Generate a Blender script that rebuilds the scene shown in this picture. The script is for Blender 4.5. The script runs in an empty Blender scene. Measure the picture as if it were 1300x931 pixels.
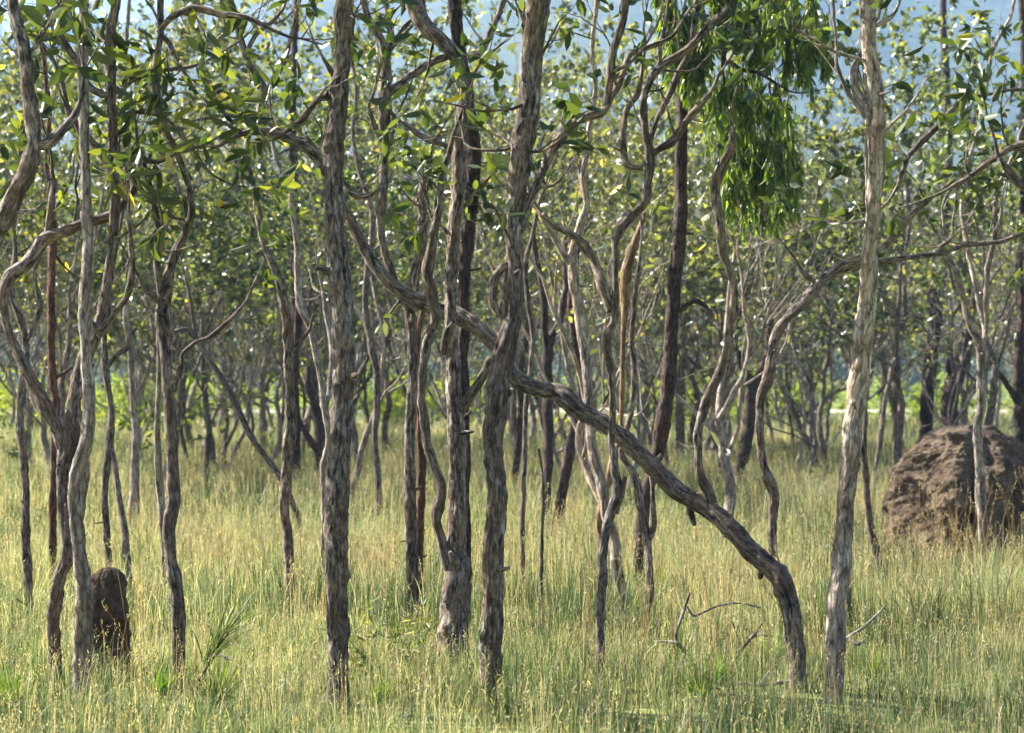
import bpy, math, random
import numpy as np
from mathutils import Vector, Matrix

random.seed(7)
RNG = np.random.default_rng(11)
C = bpy.context.scene.collection
F = 2426.0; CX, CY = 650.0, 465.5; EYE = 1.6; HOR = 500.0
PITCH = math.atan((HOR - CY) / F)
SUN_AZ, SUN_EL = -66.0, 39.0      # azimuth from +Y (negative = left)

# ------------------------------------------------------------------ camera maths
cp, sp = math.cos(PITCH), math.sin(PITCH)
def W(x, y, D):
    """point of the place seen at photo pixel x, y, at distance D (world Y)"""
    a = (x - CX) / F; b = (CY - y) / F
    dy = cp - b * sp; dz = sp + b * cp
    return np.array([a * D / dy, D, EYE + dz * D / dy])
def depth_of(y):
    b = (CY - y) / F
    return -EYE * (cp - b * sp) / (sp + b * cp)
def ground_z(x, y):
    return 0.03 * np.sin(x * 1.3 + 0.5) * np.sin(y * 0.9) + 0.02 * np.sin(x * 0.4 - y * 0.55)

# ------------------------------------------------------------------ numpy noise
def _h(i, j, k):
    n = (i * 374761393 + j * 668265263 + k * 1274126177) & 0x7fffffff
    n = ((n ^ (n >> 13)) * 1103515245 + 12345) & 0x7fffffff
    n = (n ^ (n >> 16)) * 69069 & 0x7fffffff
    return (n & 0xffff) / 65535.0
def vnoise(p):
    p = np.asarray(p, dtype=np.float64)
    i = np.floor(p).astype(np.int64); f = p - i
    f = f * f * (3 - 2 * f)
    o = 0
    for a in (0, 1):
        for b in (0, 1):
            for c in (0, 1):
                w = (f[:, 0] if a else 1 - f[:, 0]) * (f[:, 1] if b else 1 - f[:, 1]) * (f[:, 2] if c else 1 - f[:, 2])
                o = o + w * _h(i[:, 0] + a, i[:, 1] + b, i[:, 2] + c)
    return o * 2 - 1
def fbm(p, oct=3):
    o = 0; a = 1.0
    for k in range(oct):
        o = o + a * vnoise(np.asarray(p) * 2 ** k + 17.3 * k); a *= 0.5
    return o

# ------------------------------------------------------------------ mesh collector
class MB:
    def __init__(s):
        s.v = []; s.f = {3: [], 4: []}; s.n = 0; s.a = []; s.b = []
    def add(s, v, f, rnd=None, bk=None):
        v = np.asarray(v, dtype=np.float64); f = np.asarray(f, dtype=np.int64)
        s.v.append(v); s.f[f.shape[1]].append(f + s.n); s.n += len(v)
        s.a.append(np.zeros(len(v)) if rnd is None else np.broadcast_to(rnd, len(v)))
        s.b.append(v if bk is None else bk)
    def addmore(s, f, base):
        f = np.asarray(f, dtype=np.int64); s.f[f.shape[1]].append(f + base)
    def build(s, name, mat, parent=None, origin=None, smooth=True):
        me = bpy.data.meshes.new(name)
        v = np.concatenate(s.v) if s.v else np.zeros((0, 3))
        if origin is not None: v = v - np.asarray(origin)
        me.vertices.add(len(v)); me.vertices.foreach_set('co', v.astype(np.float32).ravel())
        t = [np.concatenate(s.f[k]) if s.f[k] else np.zeros((0, k), int) for k in (3, 4)]
        loops = np.concatenate([t[0].ravel(), t[1].ravel()])
        tot = np.concatenate([np.full(len(t[0]), 3), np.full(len(t[1]), 4)])
        st = np.concatenate([[0], np.cumsum(tot)[:-1]]) if len(tot) else tot
        me.loops.add(len(loops)); me.loops.foreach_set('vertex_index', loops.astype(np.int32))
        me.polygons.add(len(tot)); me.polygons.foreach_set('loop_start', st.astype(np.int32))
        me.polygons.foreach_set('loop_total', tot.astype(np.int32))
        me.polygons.foreach_set('use_smooth', np.full(len(tot), smooth))
        me.update(calc_edges=True)
        at = me.attributes.new('rnd', 'FLOAT', 'POINT'); at.data.foreach_set('value', np.concatenate(s.a).astype(np.float32))
        at = me.attributes.new('bk', 'FLOAT_VECTOR', 'POINT'); at.data.foreach_set('vector', np.concatenate(s.b).astype(np.float32).ravel())
        me.materials.append(mat)
        o = bpy.data.objects.new(name, me); C.objects.link(o)
        if parent is not None: o.parent = parent
        elif origin is not None: o.location = origin
        return o

def knobbly(s, g, D0, amt=1.0):
    n = len(s)
    if n < 12: return
    t = np.arange(n)
    for c in range(max(1, n // 22)):
        c0 = g.integers(3, n - 3); wd = g.uniform(1.5, 5); s[:, 3] *= 1 + amt * g.uniform(.05, .26) * np.exp(-((t - c0) / wd) ** 2)
    jt = np.stack([np.interp(t, np.arange(0, n + 7, 6), g.normal(size=len(np.arange(0, n + 7, 6)))) for q in range(3)], 1)
    s[:, :3] += jt * s[:, 3:4] * .13 * amt
def tube(mb, P, R, nseg=8, bark=0.0, close=True, bseed=0.0, flute=0.0):
    P = np.asarray(P, float); R = np.asarray(R, float); n = len(P)
    T = np.gradient(P, axis=0); T /= np.linalg.norm(T, axis=1)[:, None] + 1e-9
    ref = np.array([0, 1, 0.]) if abs(T[0][1]) < 0.8 else np.array([1, 0, 0.])
    U = np.zeros_like(P)
    for i in range(n):
        u = ref - T[i] * np.dot(ref, T[i]); u /= np.linalg.norm(u) + 1e-9; U[i] = u; ref = u
    V = np.cross(T, U)
    th = np.linspace(0, 2 * np.pi, nseg, endpoint=False)
    s = np.concatenate([[0], np.cumsum(np.linalg.norm(np.diff(P, axis=0), axis=1))])
    c, q = np.cos(th), np.sin(th)
    RR = np.repeat(R[:, None], nseg, 1)
    bk = np.stack([RR * c, RR * q, np.repeat(s[:, None], nseg, 1)], -1) + bseed
    if bark > 0:
        b = bk.reshape(-1, 3)
        ridged = 1 - np.abs(fbm(b * np.array([42, 42, 11.0]), 3)) * 1.7
        lump = fbm(b * np.array([9, 9, 4.0]) + 5, 2)
        flake = np.maximum(0, vnoise(b * np.array([60, 60, 17.0]) + 40)) ** 2
        RR = RR * (1 + bark * (0.15 * ridged + 0.11 * lump + 0.26 * flake - 0.09).reshape(n, nseg))
    v = P[:, None, :] + RR[..., None] * (U[:, None, :] * c[None, :, None] + V[:, None, :] * q[None, :, None])
    i = np.arange(n - 1)[:, None] * nseg; j = np.arange(nseg)[None, :]; k = (j + 1) % nseg
    f = np.stack([i + j, i + k, i + nseg + k, i + nseg + j], -1).reshape(-1, 4)
    base = mb.n
    mb.add(v.reshape(-1, 3), f, 0.5, bk.reshape(-1, 3))
    if close:
        m = (P[-1] + T[-1] * R[-1] * 0.3)[None]
        mb.add(m, np.zeros((0, 3), int), 0.5, bk[-1, :1])
        l = (n - 1) * nseg
        mb.addmore(np.array([[l + a, l + (a + 1) % nseg, n * nseg] for a in range(nseg)]), base)

def catmull(A, step):
    """A: rows (x,y,...) ; resample smoothly every ~step units of the first three columns"""
    A = np.asarray(A, float)
    if len(A) == 2: A = np.array([A[0], (A[0] + A[1]) / 2, A[1]])
    E = np.vstack([2 * A[0] - A[1], A, 2 * A[-1] - A[-2]])
    out = []
    for i in range(1, len(E) - 2):
        L = np.linalg.norm(E[i + 1, :3] - E[i, :3]); m = max(2, int(L / step))
        t = np.linspace(0, 1, m, endpoint=False)[:, None]
        p0, p1, p2, p3 = E[i - 1], E[i], E[i + 1], E[i + 2]
        out.append(0.5 * (2 * p1 + (p2 - p0) * t + (2 * p0 - 5 * p1 + 4 * p2 - p3) * t ** 2 + (3 * p1 - p0 - 3 * p2 + p3) * t ** 3))
    out.append(A[-1:])
    return np.vstack(out)

# ------------------------------------------------------------------ leaves
def leaves(mb, P, DIR, L, Wd, fold=0.25, seed=0, curl=0.25, fmin=0.0):
    P = np.asarray(P); n = len(P)
    if n == 0: return
    g = np.random.default_rng(seed)
    D = DIR / (np.linalg.norm(DIR, axis=1)[:, None] + 1e-9)
    r = g.normal(size=(n, 3)); S = np.cross(D, r); S /= np.linalg.norm(S, axis=1)[:, None] + 1e-9
    N = np.cross(S, D)
    L = (L * g.uniform(0.5, 1.25, n))[:, None]; w = (Wd * g.uniform(0.7, 1.15, n))[:, None]
    fo = fold * w; cu = (curl * g.uniform(-1, 1, n))[:, None] * L
    b = P; t = P + D * L - N * cu
    l1 = P + D * L * .3 + S * w * .48 + N * fo * .8; l2 = P + D * L * .68 + S * w * .4 + N * (fo * .7 - cu * .4)
    r1 = P + D * L * .3 - S * w * .48 + N * fo * .8; r2 = P + D * L * .68 - S * w * .4 + N * (fo * .7 - cu * .4)
    v = np.stack([b, l1, l2, t, r2, r1], 1).reshape(-1, 3)
    k = np.arange(n)[:, None] * 6
    f = np.concatenate([k + np.array([[0, 1, 2, 3]]), k + np.array([[0, 3, 4, 5]])])
    mb.add(v, f, np.repeat(g.uniform(fmin, 1, n), 6))

# ------------------------------------------------------------------ materials
def mat(name):
    m = bpy.data.materials.new(name); m.use_nodes = True
    nt = m.node_tree; nt.nodes.clear()
    return m, nt.nodes, nt.links
def nd(ns, t, **k):
    n = ns.new(t)
    for a, b in k.items():
        if a in n.inputs.keys(): n.inputs[a].default_value = b
        else: setattr(n, a, b)
    return n
def ramp(ns, stops, interp='LINEAR'):
    r = ns.new('ShaderNodeValToRGB'); e = r.color_ramp.elements; r.color_ramp.interpolation = interp
    while len(e) < len(stops): e.new(0.5)
    for q, (p, c) in zip(e, stops): q.position = p; q.color = (*c, 1)
    return r
def vmul(ns, ls, src, xyz):
    m = ns.new('ShaderNodeVectorMath'); m.operation = 'MULTIPLY'; ls.new(src, m.inputs[0]); m.inputs[1].default_value = xyz
    return m.outputs[0]
def mixc(ns, ls, fac, a, b, mode='MIX'):
    m = ns.new('ShaderNodeMix'); m.data_type = 'RGBA'; m.blend_type = mode
    for sock, val in ((m.inputs[0], fac), (m.inputs[6], a), (m.inputs[7], b)):
        if isinstance(val, bpy.types.NodeSocket): ls.new(val, sock)
        elif isinstance(val, (int, float)): sock.default_value = val
        else: sock.default_value = (*val, 1)
    return m.outputs[2]

def bark_mat(name, crack, mid, pale, stain, fine=1.0, contrast=1.0):
    m, ns, ls = mat(name)
    at = nd(ns, 'ShaderNodeAttribute', attribute_name='bk')
    oi = nd(ns, 'ShaderNodeObjectInfo')
    ad = ns.new('ShaderNodeVectorMath'); ad.operation = 'ADD'; ls.new(at.outputs['Vector'], ad.inputs[0]); ls.new(oi.outputs['Random'], ad.inputs[1])
    v = ad.outputs[0]
    n1 = nd(ns, 'ShaderNodeTexNoise', Scale=52 * fine, Detail=5.0, Roughness=0.65); ls.new(vmul(ns, ls, v, (1, 1, .27)), n1.inputs['Vector'])
    n2 = nd(ns, 'ShaderNodeTexNoise', Scale=9.0, Detail=3.0); ls.new(vmul(ns, ls, v, (1, 1, .5)), n2.inputs['Vector'])
    n3 = nd(ns, 'ShaderNodeTexNoise', Scale=150.0, Detail=4.0, Roughness=0.7); ls.new(vmul(ns, ls, v, (1, 1, .3)), n3.inputs['Vector'])
    vo = nd(ns, 'ShaderNodeTexVoronoi', Scale=48 * fine, feature='DISTANCE_TO_EDGE')
    w = ns.new('ShaderNodeVectorMath'); w.operation = 'ADD'
    ls.new(vmul(ns, ls, v, (1, 1, .26)), w.inputs[0]); ls.new(vmul(ns, ls, n1.outputs['Color'], (.045, .045, .045)), w.inputs[1]); ls.new(w.outputs[0], vo.inputs['Vector'])
    c = .105 * contrast
    r1 = ramp(ns, [(.5 - c, crack), (.5 - c * .25, mid), (.5 + c, pale)]); ls.new(n1.outputs['Fac'], r1.inputs[0])
    r2 = ramp(ns, [(.42, (0, 0, 0)), (.62, (1, 1, 1))]); ls.new(n2.outputs['Fac'], r2.inputs[0])
    col = mixc(ns, ls, r2.outputs['Color'], r1.outputs['Color'], mixc(ns, ls, .55, r1.outputs['Color'], stain))
    r3 = ramp(ns, [(0.0, (.22, .19, .18)), (.11, (1, 1, 1))]); ls.new(vo.outputs['Distance'], r3.inputs[0])
    col = mixc(ns, ls, .75, col, r3.outputs['Color'], 'MULTIPLY')
    r4 = ramp(ns, [(.3, (.7, .7, .7)), (.7, (1.2, 1.2, 1.2))]); ls.new(n3.outputs['Fac'], r4.inputs[0])
    col = mixc(ns, ls, .8, col, r4.outputs['Color'], 'MULTIPLY')
    n5 = nd(ns, 'ShaderNodeTexNoise', Scale=3.2, Detail=4.0, Roughness=.65); ls.new(vmul(ns, ls, v, (2.2, 2.2, .8)), n5.inputs['Vector'])
    r5 = ramp(ns, [(.36, (.42, .40, .40)), (.5, (.95, .95, .95)), (.66, (1.3, 1.27, 1.2))]); ls.new(n5.outputs['Fac'], r5.inputs[0])
    col = mixc(ns, ls, .85, col, r5.outputs['Color'], 'MULTIPLY')
    ro = ramp(ns, [(0, (.78, .78, .8)), (1, (1.2, 1.14, 1.08))]); ls.new(oi.outputs['Random'], ro.inputs[0])
    col = mixc(ns, ls, 1.0, col, ro.outputs['Color'], 'MULTIPLY')
    p = nd(ns, 'ShaderNodeBsdfPrincipled', Roughness=.85)
    p.inputs['Specular IOR Level'].default_value = .25
    ls.new(col, p.inputs['Base Color'])
    mx = ns.new('ShaderNodeMath'); mx.operation = 'MULTIPLY_ADD'; ls.new(n1.outputs['Fac'], mx.inputs[0]); mx.inputs[1].default_value = 1.2
    m2 = ns.new('ShaderNodeMath'); m2.operation = 'MULTIPLY'; ls.new(r3.outputs['Color'], m2.inputs[0]); m2.inputs[1].default_value = .45
    ls.new(m2.outputs[0], mx.inputs[2])
    bp = nd(ns, 'ShaderNodeBump', Strength=.85, Distance=.012); ls.new(mx.outputs[0], bp.inputs['Height']); ls.new(bp.outputs[0], p.inputs['Normal'])
    o = ns.new('ShaderNodeOutputMaterial'); ls.new(p.outputs[0], o.inputs['Surface'])
    return m
BK = {
 'grey': bark_mat('bark_grey_brown', (.028, .024, .022), (.155, .130, .110), (.37, .32, .275), (.22, .145, .095)),
 'pale': bark_mat('bark_pale_smooth', (.09, .075, .06), (.32, .275, .235), (.56, .51, .45), (.34, .24, .16), .7, 1.5),
 'dark': bark_mat('bark_dark_fissured', (.018, .013, .012), (.065, .046, .040), (.14, .10, .085), (.09, .045, .03)),
 'red':  bark_mat('bark_red_brown', (.03, .017, .013), (.115, .055, .036), (.23, .13, .09), (.14, .05, .03)),
 'ochre': bark_mat('bare_ochre_wood', (.08, .05, .03), (.25, .165, .09), (.40, .29, .19), (.22, .12, .06), .6, 1.5),
 'dead': bark_mat('weathered_dead_wood', (.08, .07, .065), (.22, .20, .185), (.36, .33, .31), (.18, .16, .15), .8, 1.3),
}
def leaf_mat(name, stops, trans=.45, rough=.32, tint=(1.25, 1.35, .35), spec=.5):
    m, ns, ls = mat(name)
    at = nd(ns, 'ShaderNodeAttribute', attribute_name='rnd')
    oi = nd(ns, 'ShaderNodeObjectInfo')
    r = ramp(ns, stops); ls.new(at.outputs['Fac'], r.inputs[0])
    ro = ramp(ns, [(0, (.8, .9, .9)), (1, (1.2, 1.08, .95))]); ls.new(oi.outputs['Random'], ro.inputs[0])
    col = mixc(ns, ls, 1.0, r.outputs['Color'], ro.outputs['Color'], 'MULTIPLY')
    p = nd(ns, 'ShaderNodeBsdfPrincipled', Roughness=rough); p.inputs['Specular IOR Level'].default_value = spec
    ls.new(col, p.inputs['Base Color'])
    t = ns.new('ShaderNodeBsdfTranslucent'); ls.new(mixc(ns, ls, 1.0, col, tint, 'MULTIPLY'), t.inputs['Color'])
    a = ns.new('ShaderNodeMixShader'); a.inputs[0].default_value = trans
    ls.new(p.outputs[0], a.inputs[1]); ls.new(t.outputs[0], a.inputs[2])
    o = ns.new('ShaderNodeOutputMaterial'); ls.new(a.outputs[0], o.inputs['Surface'])
    return m
LF = leaf_mat('leaf_broad_green', [(0, (.02, .036, .017)), (.5, (.048, .072, .028)), (.85, (.095, .12, .04)), (.988, (.16, .19, .04)), (.994, (.40, .33, .05)), (1, (.36, .26, .04))], .46, .42, (1.8, 1.75, .5), .4)
LW = leaf_mat('leaf_weeping_green', [(0, (.03, .06, .018)), (.6, (.085, .14, .03)), (1, (.20, .25, .06))], .5, .36, (1.8, 2.0, .45))
LB = leaf_mat('leaf_background', [(0, (.03, .045, .025)), (.5, (.095, .115, .055)), (.9, (.25, .265, .13)), (.985, (.34, .34, .12)), (.992, (.48, .38, .06)), (1, (.45, .34, .08))], .36, .38, (1.9, 1.9, .6), .8)
LS = leaf_mat('leaf_scrub', [(0, (.11, .15, .025)), (1, (.34, .37, .07))], .5, .5, (1.5, 1.7, .4))
LD = leaf_mat('leaf_far_wood', [(0, (.022, .048, .024)), (1, (.06, .10, .035))], .3, .6, (1.3, 1.4, .5))
GR = leaf_mat('grass_blades', [(0, (.045, .085, .035)), (.3, (.125, .17, .085)), (.6, (.255, .285, .165)), (.84, (.43, .41, .31)), (.93, (.33, .20, .10)), (1, (.62, .56, .42))], .45, .5, (1.35, 1.4, .8), .3)
SG = leaf_mat('sedge_leaf', [(0, (.05, .08, .02)), (.7, (.14, .18, .04)), (1, (.4, .36, .14))], .35, .4, (1.3, 1.4, .5))

# ------------------------------------------------------------------ object helpers
def empty(name, loc, label, cat, group=None):
    o = bpy.data.objects.new(name, None); C.objects.link(o); o.location = loc; o.empty_display_size = .2
    o['label'] = label; o['category'] = cat
    if group: o['group'] = group
    return o
def tag(o, label=None, cat=None, group=None, kind=None):
    if label: o['label'] = label
    if cat: o['category'] = cat
    if group: o['group'] = group
    if kind: o['kind'] = kind
    return o

# ------------------------------------------------------------------ growth
def unit(v): return v / (np.linalg.norm(v) + 1e-9)
class Grower:
    def __init__(s, seed, leafL=.09, leafW=.04, gnarl=.28, up=.10):
        s.g = np.random.default_rng(seed); s.lp = []; s.ld = []; s.L = leafL; s.Wd = leafW; s.gn = gnarl; s.up = up; s.mb = MB()
    def limb(s, p, d, length, r, lev, maxlev, kids=4, leafn=9, nseg=6, tip=.35):
        g = s.g; step = max(.05, length / 11); n = max(4, int(length / step)); P = [p]; q = p.copy(); d = unit(d)
        for i in range(n):
            d = unit(d + g.normal(size=3) * s.gn * .55 + np.array([0, 0, s.up])); q = q + d * (length / n); P.append(q)
        P = np.array(P); R = r * np.linspace(1, tip, n + 1)
        tube(s.mb, P, R, nseg if lev < 2 else 4, bseed=g.uniform(0, 30), close=False)
        if lev < maxlev:
            for k in range(kids):
                i = int(g.uniform(.35, 1) * n) if k else n
                dd = unit(unit(P[i] - P[i - 1]) + g.normal(size=3) * .65)
                s.limb(P[i], dd, length * g.uniform(.45, .72), R[i] * g.uniform(.55, .8), lev + 1, maxlev, kids, leafn, nseg, tip)
        else:
            m = max(1, int(leafn * g.uniform(.5, 1.5)))
            t = g.uniform(.2, 1.0, m) ** .4 * n; i = np.minimum(t.astype(int), n - 1)
            s.lp += list(P[i] + (P[i + 1] - P[i]) * (t - i)[:, None])
            s.ld += list(np.array([unit(P[-1] - P[0])]) * .6 + g.normal(size=(m, 3)) * .7 + np.array([0, 0, -.25]))
    def twig(s, *a):
        s.mb = MB(); s.limb(*a); s.done.append((s.mb, s.own)); s.mb = MB()
    done = None; own = None
    def leafmesh(s, mb, fmin=0.0):
        if s.lp: leaves(mb, np.array(s.lp), np.array(s.ld), s.L, s.Wd, seed=int(s.g.integers(1e6)), fmin=fmin, curl=.42)

# ------------------------------------------------------------------ trees read from the photo
TREES = []
def tree(name, label, base_y, trunk, branches=(), bark='grey', crown=1.0, twig=1.0, hero=True, cat='tree', wob=.12, lean=0.0,
         step=3.2, seg=22, tip_leaves=True, parts=(), group=None, leafL=.11, leafW=.045, broken=False, brkinds=(), flare=1.5, dlist=None):
    D0 = depth_of(base_y); g = np.random.default_rng(int(abs(trunk[0][0] * 13 + base_y * 7)) % 99991)
    ph = g.uniform(0, 6.28)
    T = []
    y0 = trunk[0][1]
    if y0 < base_y:    # carry on to the ground behind the grass
        x1, y1, w1 = trunk[0][:3]; x2, y2, _ = trunk[1][:3]
        sl = (x1 - x2) / max(8.0, (y1 - y2)); sl = max(-.35, min(.35, sl))
        trunk = [(x1 + sl * (base_y + 14 - y1) * .6, base_y + 14, w1 * flare)] + list(trunk)
    n = len(trunk)
    for i, p in enumerate(trunk):
        x, y, w = p[:3]
        h = (base_y - y) / 500.0
        D = D0 + lean * h + wob * math.sin(h * 3.1 + ph) * min(1, max(0, h) * 3)
        if len(p) > 3: D = D0 + p[3]
        T.append([*W(x, y, D), w * .5 * D / F, x, y, D])
    s = catmull(T, step * D0 / F)
    base = W(trunk[0][0], base_y, D0); base[2] = 0.0
    root = empty(name, tuple(base), label, cat, group)
    mb = MB()
    knobbly(s, g, D0, .35 if trunk[2][2] > 13 else .8); R = s[:, 3].copy()
    tube(mb, s[:, :3], R, seg, bark=1.0 if hero else .8, bseed=g.uniform(0, 40))
    brs = []
    gr = Grower(int(g.integers(1e6)), leafL, leafW); gr.done = []; bobj = []
    for bi, br in enumerate(branches):
        # start depth = depth of nearest trunk/branch sample
        cand = np.vstack([s] + [b for b in brs]); x, y = br[0][:2]
        dd = (cand[:, 4] - x) ** 2 + (cand[:, 5] - y) ** 2; j = int(np.argmin(dd)); Ds = cand[j, 6] if dd[j] < 30 ** 2 else D0
        drift = g.uniform(-.5, .5); B = []
        L = sum(math.hypot(br[k + 1][0] - br[k][0], br[k + 1][1] - br[k][1]) for k in range(len(br) - 1)); acc = 0
        for k, p in enumerate(br):
            if k: acc += math.hypot(p[0] - br[k - 1][0], p[1] - br[k - 1][1])
            D = Ds + drift * acc / 300.0 * (D0 / 12)
            if len(p) > 3: D = D0 + p[3]
            B.append([*W(p[0], p[1], D), p[2] * .5 * D / F, p[0], p[1], D])
        bs = catmull(B, step * D0 / F); knobbly(bs, g, D0); brs.append(bs)
        kind = dict(brkinds).get(bi)
        bm = MB(); tube(bm, bs[:, :3], bs[:, 3], max(8, seg - 8), bark=.9, bseed=g.uniform(0, 40))
        bobj.append(bm.build('branch', BK[kind or bark], root, base))
    # things the photo shows leafing out above: carry the ends on beyond the frame and give them crowns
    ends = []
    allp = [s] + brs
    for ai, a in enumerate(allp):
        if a[-1, 5] < 12: ends.append((a[-1, :3], unit(a[-1, :3] - a[-6, :3]), a[-1, 3], ai))
    sc = D0 / 11.0
    if crown > 0:
        for (p, d, r, gr.own) in ends:
            n_k = 3
            gr.twig(p, unit(d + np.array([0, 0, .35])), 1.0 * g.uniform(.8, 1.3) * sc ** .5, r * .95, 0, 2, n_k, int(8 * crown), 7, .45)
    elif not broken:
        for (p, d, r, gr.own) in ends: gr.twig(p, d, 1.2, r, 1, 1, 0, 1, 7)
    # tips that end inside the frame and side twigs
    if twig > 0:
        for ai, a in enumerate(allp):
            gr.own = ai
            if 12 <= a[-1, 5] < 400 and not (broken and ai == 0):
                gr.twig(a[-1, :3], unit(a[-1, :3] - a[-5, :3]), .35 * sc ** .5, a[-1, 3] * .9, 1, 2, 3, 5, 5)
            up = np.where(a[:, 5] < 330)[0]
            if len(up) < 4: continue
            m = int(g.poisson(len(up) * step / 110 * twig))
            for k in range(m):
                i = int(up[g.integers(len(up) - 1)])
                dd = g.normal(size=3); dd[1] *= .7; dd = unit(dd + np.array([0, 0, .35]))
                gr.twig(a[i, :3], dd, g.uniform(.3, .62) * sc ** .5, min(a[i, 3] * .4, .012 * sc), 1, 2, 3, 5, 5, .3)
    mb.build('trunk', BK[bark], root, base)
    if hero and D0 < 17:
        for ai, a in enumerate(allp):
            for k in range(int(g.poisson(len(a) / 75))):
                i = int(g.integers(3, len(a) - 3)); tg = unit(a[i + 1, :3] - a[i - 1, :3]); q = unit(np.cross(tg, g.normal(size=3)) + tg * .5)
                l = g.uniform(.03, .11); rr = a[i, 3] * g.uniform(.18, .34); sm = MB(); q2 = unit(q + g.normal(size=3) * .35)
                tube(sm, np.array([a[i, :3] + q * a[i, 3] * .5, a[i, :3] + q * a[i, 3] * 1.05, a[i, :3] + q * a[i, 3] * 1.1 + q2 * l * .5, a[i, :3] + q * a[i, 3] * 1.1 + q2 * l]), np.array([rr * 1.5, rr * 1.1, rr * .9, rr * .55]), 8, bark=1, bseed=k)
                sm.build('stub', BK[bark], root if ai == 0 else bobj[ai - 1], base)
    if hero and D0 < 13 and trunk[2][2] > 13 and name != 'gum_tree' or 'broad based grey trunk just' in label:
        for k in range(16):      # strips of bark lifting off the trunk
            i = int(g.integers(4, len(s) - 8)); c0 = s[i, :3]; rr = s[i, 3]; tg = unit(s[i + 2, :3] - s[i - 2, :3]) * (-1 if g.random() < .6 else 1)
            q = unit(np.cross(tg, g.normal(size=3))); sd = np.cross(tg, q); L_ = g.uniform(.03, .10); wd = g.uniform(.004, .010); V = []
            for t_ in np.linspace(0, 1, 7):
                p_ = c0 + tg * L_ * t_ + q * (rr * 1.02 + L_ * .38 * t_ ** 2.2)
                w_ = wd * (1 - .6 * t_) * g.uniform(.75, 1.2)
                for a_ in (-1, 0, 1): V.append(p_ + sd * w_ * a_ - q * .003 * abs(a_))
            V = np.array(V); V = np.vstack([V, V - q * .0022]); ii = (np.arange(6)[:, None] * 3 + np.arange(2)[None]).ravel()
            f_ = np.stack([ii, ii + 1, ii + 4, ii + 3], 1); sm = MB(); sm.add(V, np.vstack([f_, f_[:, ::-1] + 21]))
            e_ = [(0, 3), (3, 6), (6, 9), (9, 12), (12, 15), (15, 18), (18, 19), (19, 20), (20, 17), (17, 14), (14, 11), (11, 8), (8, 5), (5, 2), (2, 1), (1, 0)]
            sm.addmore(np.array([[a, b, b + 21, a + 21] for a, b in e_]), 0); sm.build('bark_strip', BK[bark], root, base)
    for tm, own in gr.done:
        tm.build('twig', BK[bark if bark != 'ochre' else 'grey'], root if own == 0 else bobj[own - 1], base if own == 0 else base)
    if gr.lp:
        lm = MB(); gr.leafmesh(lm); lm.build('foliage', LF, root, base)
    TREES.append((base[0], base[1]))
    return root, base, s, brs

G1 = None
# --- front row
tree('paperbark_tree', 'tall thick grey trunk, widest in the left half, with a ragged sunlit left edge', 905,
     [(430,900,30),(429,840,27),(428,760,28),(427,690,29),(428,630,29),(431,560,28),(435,500,27),(437,450,27),(432,370,28),(424,290,26),(423,220,25),(426,160,24),(434,90,22),(436,40,23),(437,-20,22)],
     [[(416,122,12),(403,126,9),(392,140,8),(383,152,8),(370,162,7),(362,168,5)],[(424,95,8),(416,84,5),(408,70,4),(400,55,3)]], crown=.7)
tree('paperbark_tree', 'tall grey trunk at the centre that bends slightly at the leaning limb crossing behind it', 908,
     [(623,905,31),(623,840,28),(625,780,27),(626,700,28),(631,640,25),(627,580,25),(627,540,26),(633,490,29),(641,440,27),(652,400,23),(653,350,23),(653,280,25),(660,210,27),(670,140,28),(674,80,27),(682,20,29),(684,-20,29)],
     [[(660,300,12),(670,270,11),(682,235,10),(694,205,10),(709,180,13),(727,159,12),(745,149,12),(763,143,12),(772,129,10),(787,105,8),(796,78,8),(805,66,7),(826,59,6),(851,48,5),(863,33,4)],
      [(768,138,9),(773,105,9),(780,60,11),(789,30,11),(795,-15,11)],
      [(655,336,10),(641,338,10),(629,352,12),(624,370,12),(627,388,10),(634,402,9)]], crown=.8, twig=1.2)
tree('paperbark_tree', 'tall pale trunk between the leaning trunk foot and the big termite mound', 900,
     [(1058,895,26),(1060,840,24),(1062,780,23),(1068,720,24),(1071,670,22),(1078,600,22),(1082,550,23),(1088,500,24),(1096,430,22),(1102,370,20),(1104,310,20),(1108,270,20),(1112,220,20),(1114,170,20),(1111,110,21),(1103,60,20),(1102,0,22),(1102,-20,22)],
     [[(1104,160,9),(1100,140,9),(1088,116,11),(1085,90,9),(1092,70,7)],[(1099,150,6),(1077,117,5),(1063,85,5),(1061,50,4),(1056,-15,4)],
      [(1104,300,6),(1101,240,5),(1100,200,5),(1101,150,5)],[(1113,33,5),(1130,22,5),(1140,8,4),(1146,-15,4)]], bark='pale', crown=.7)
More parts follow.
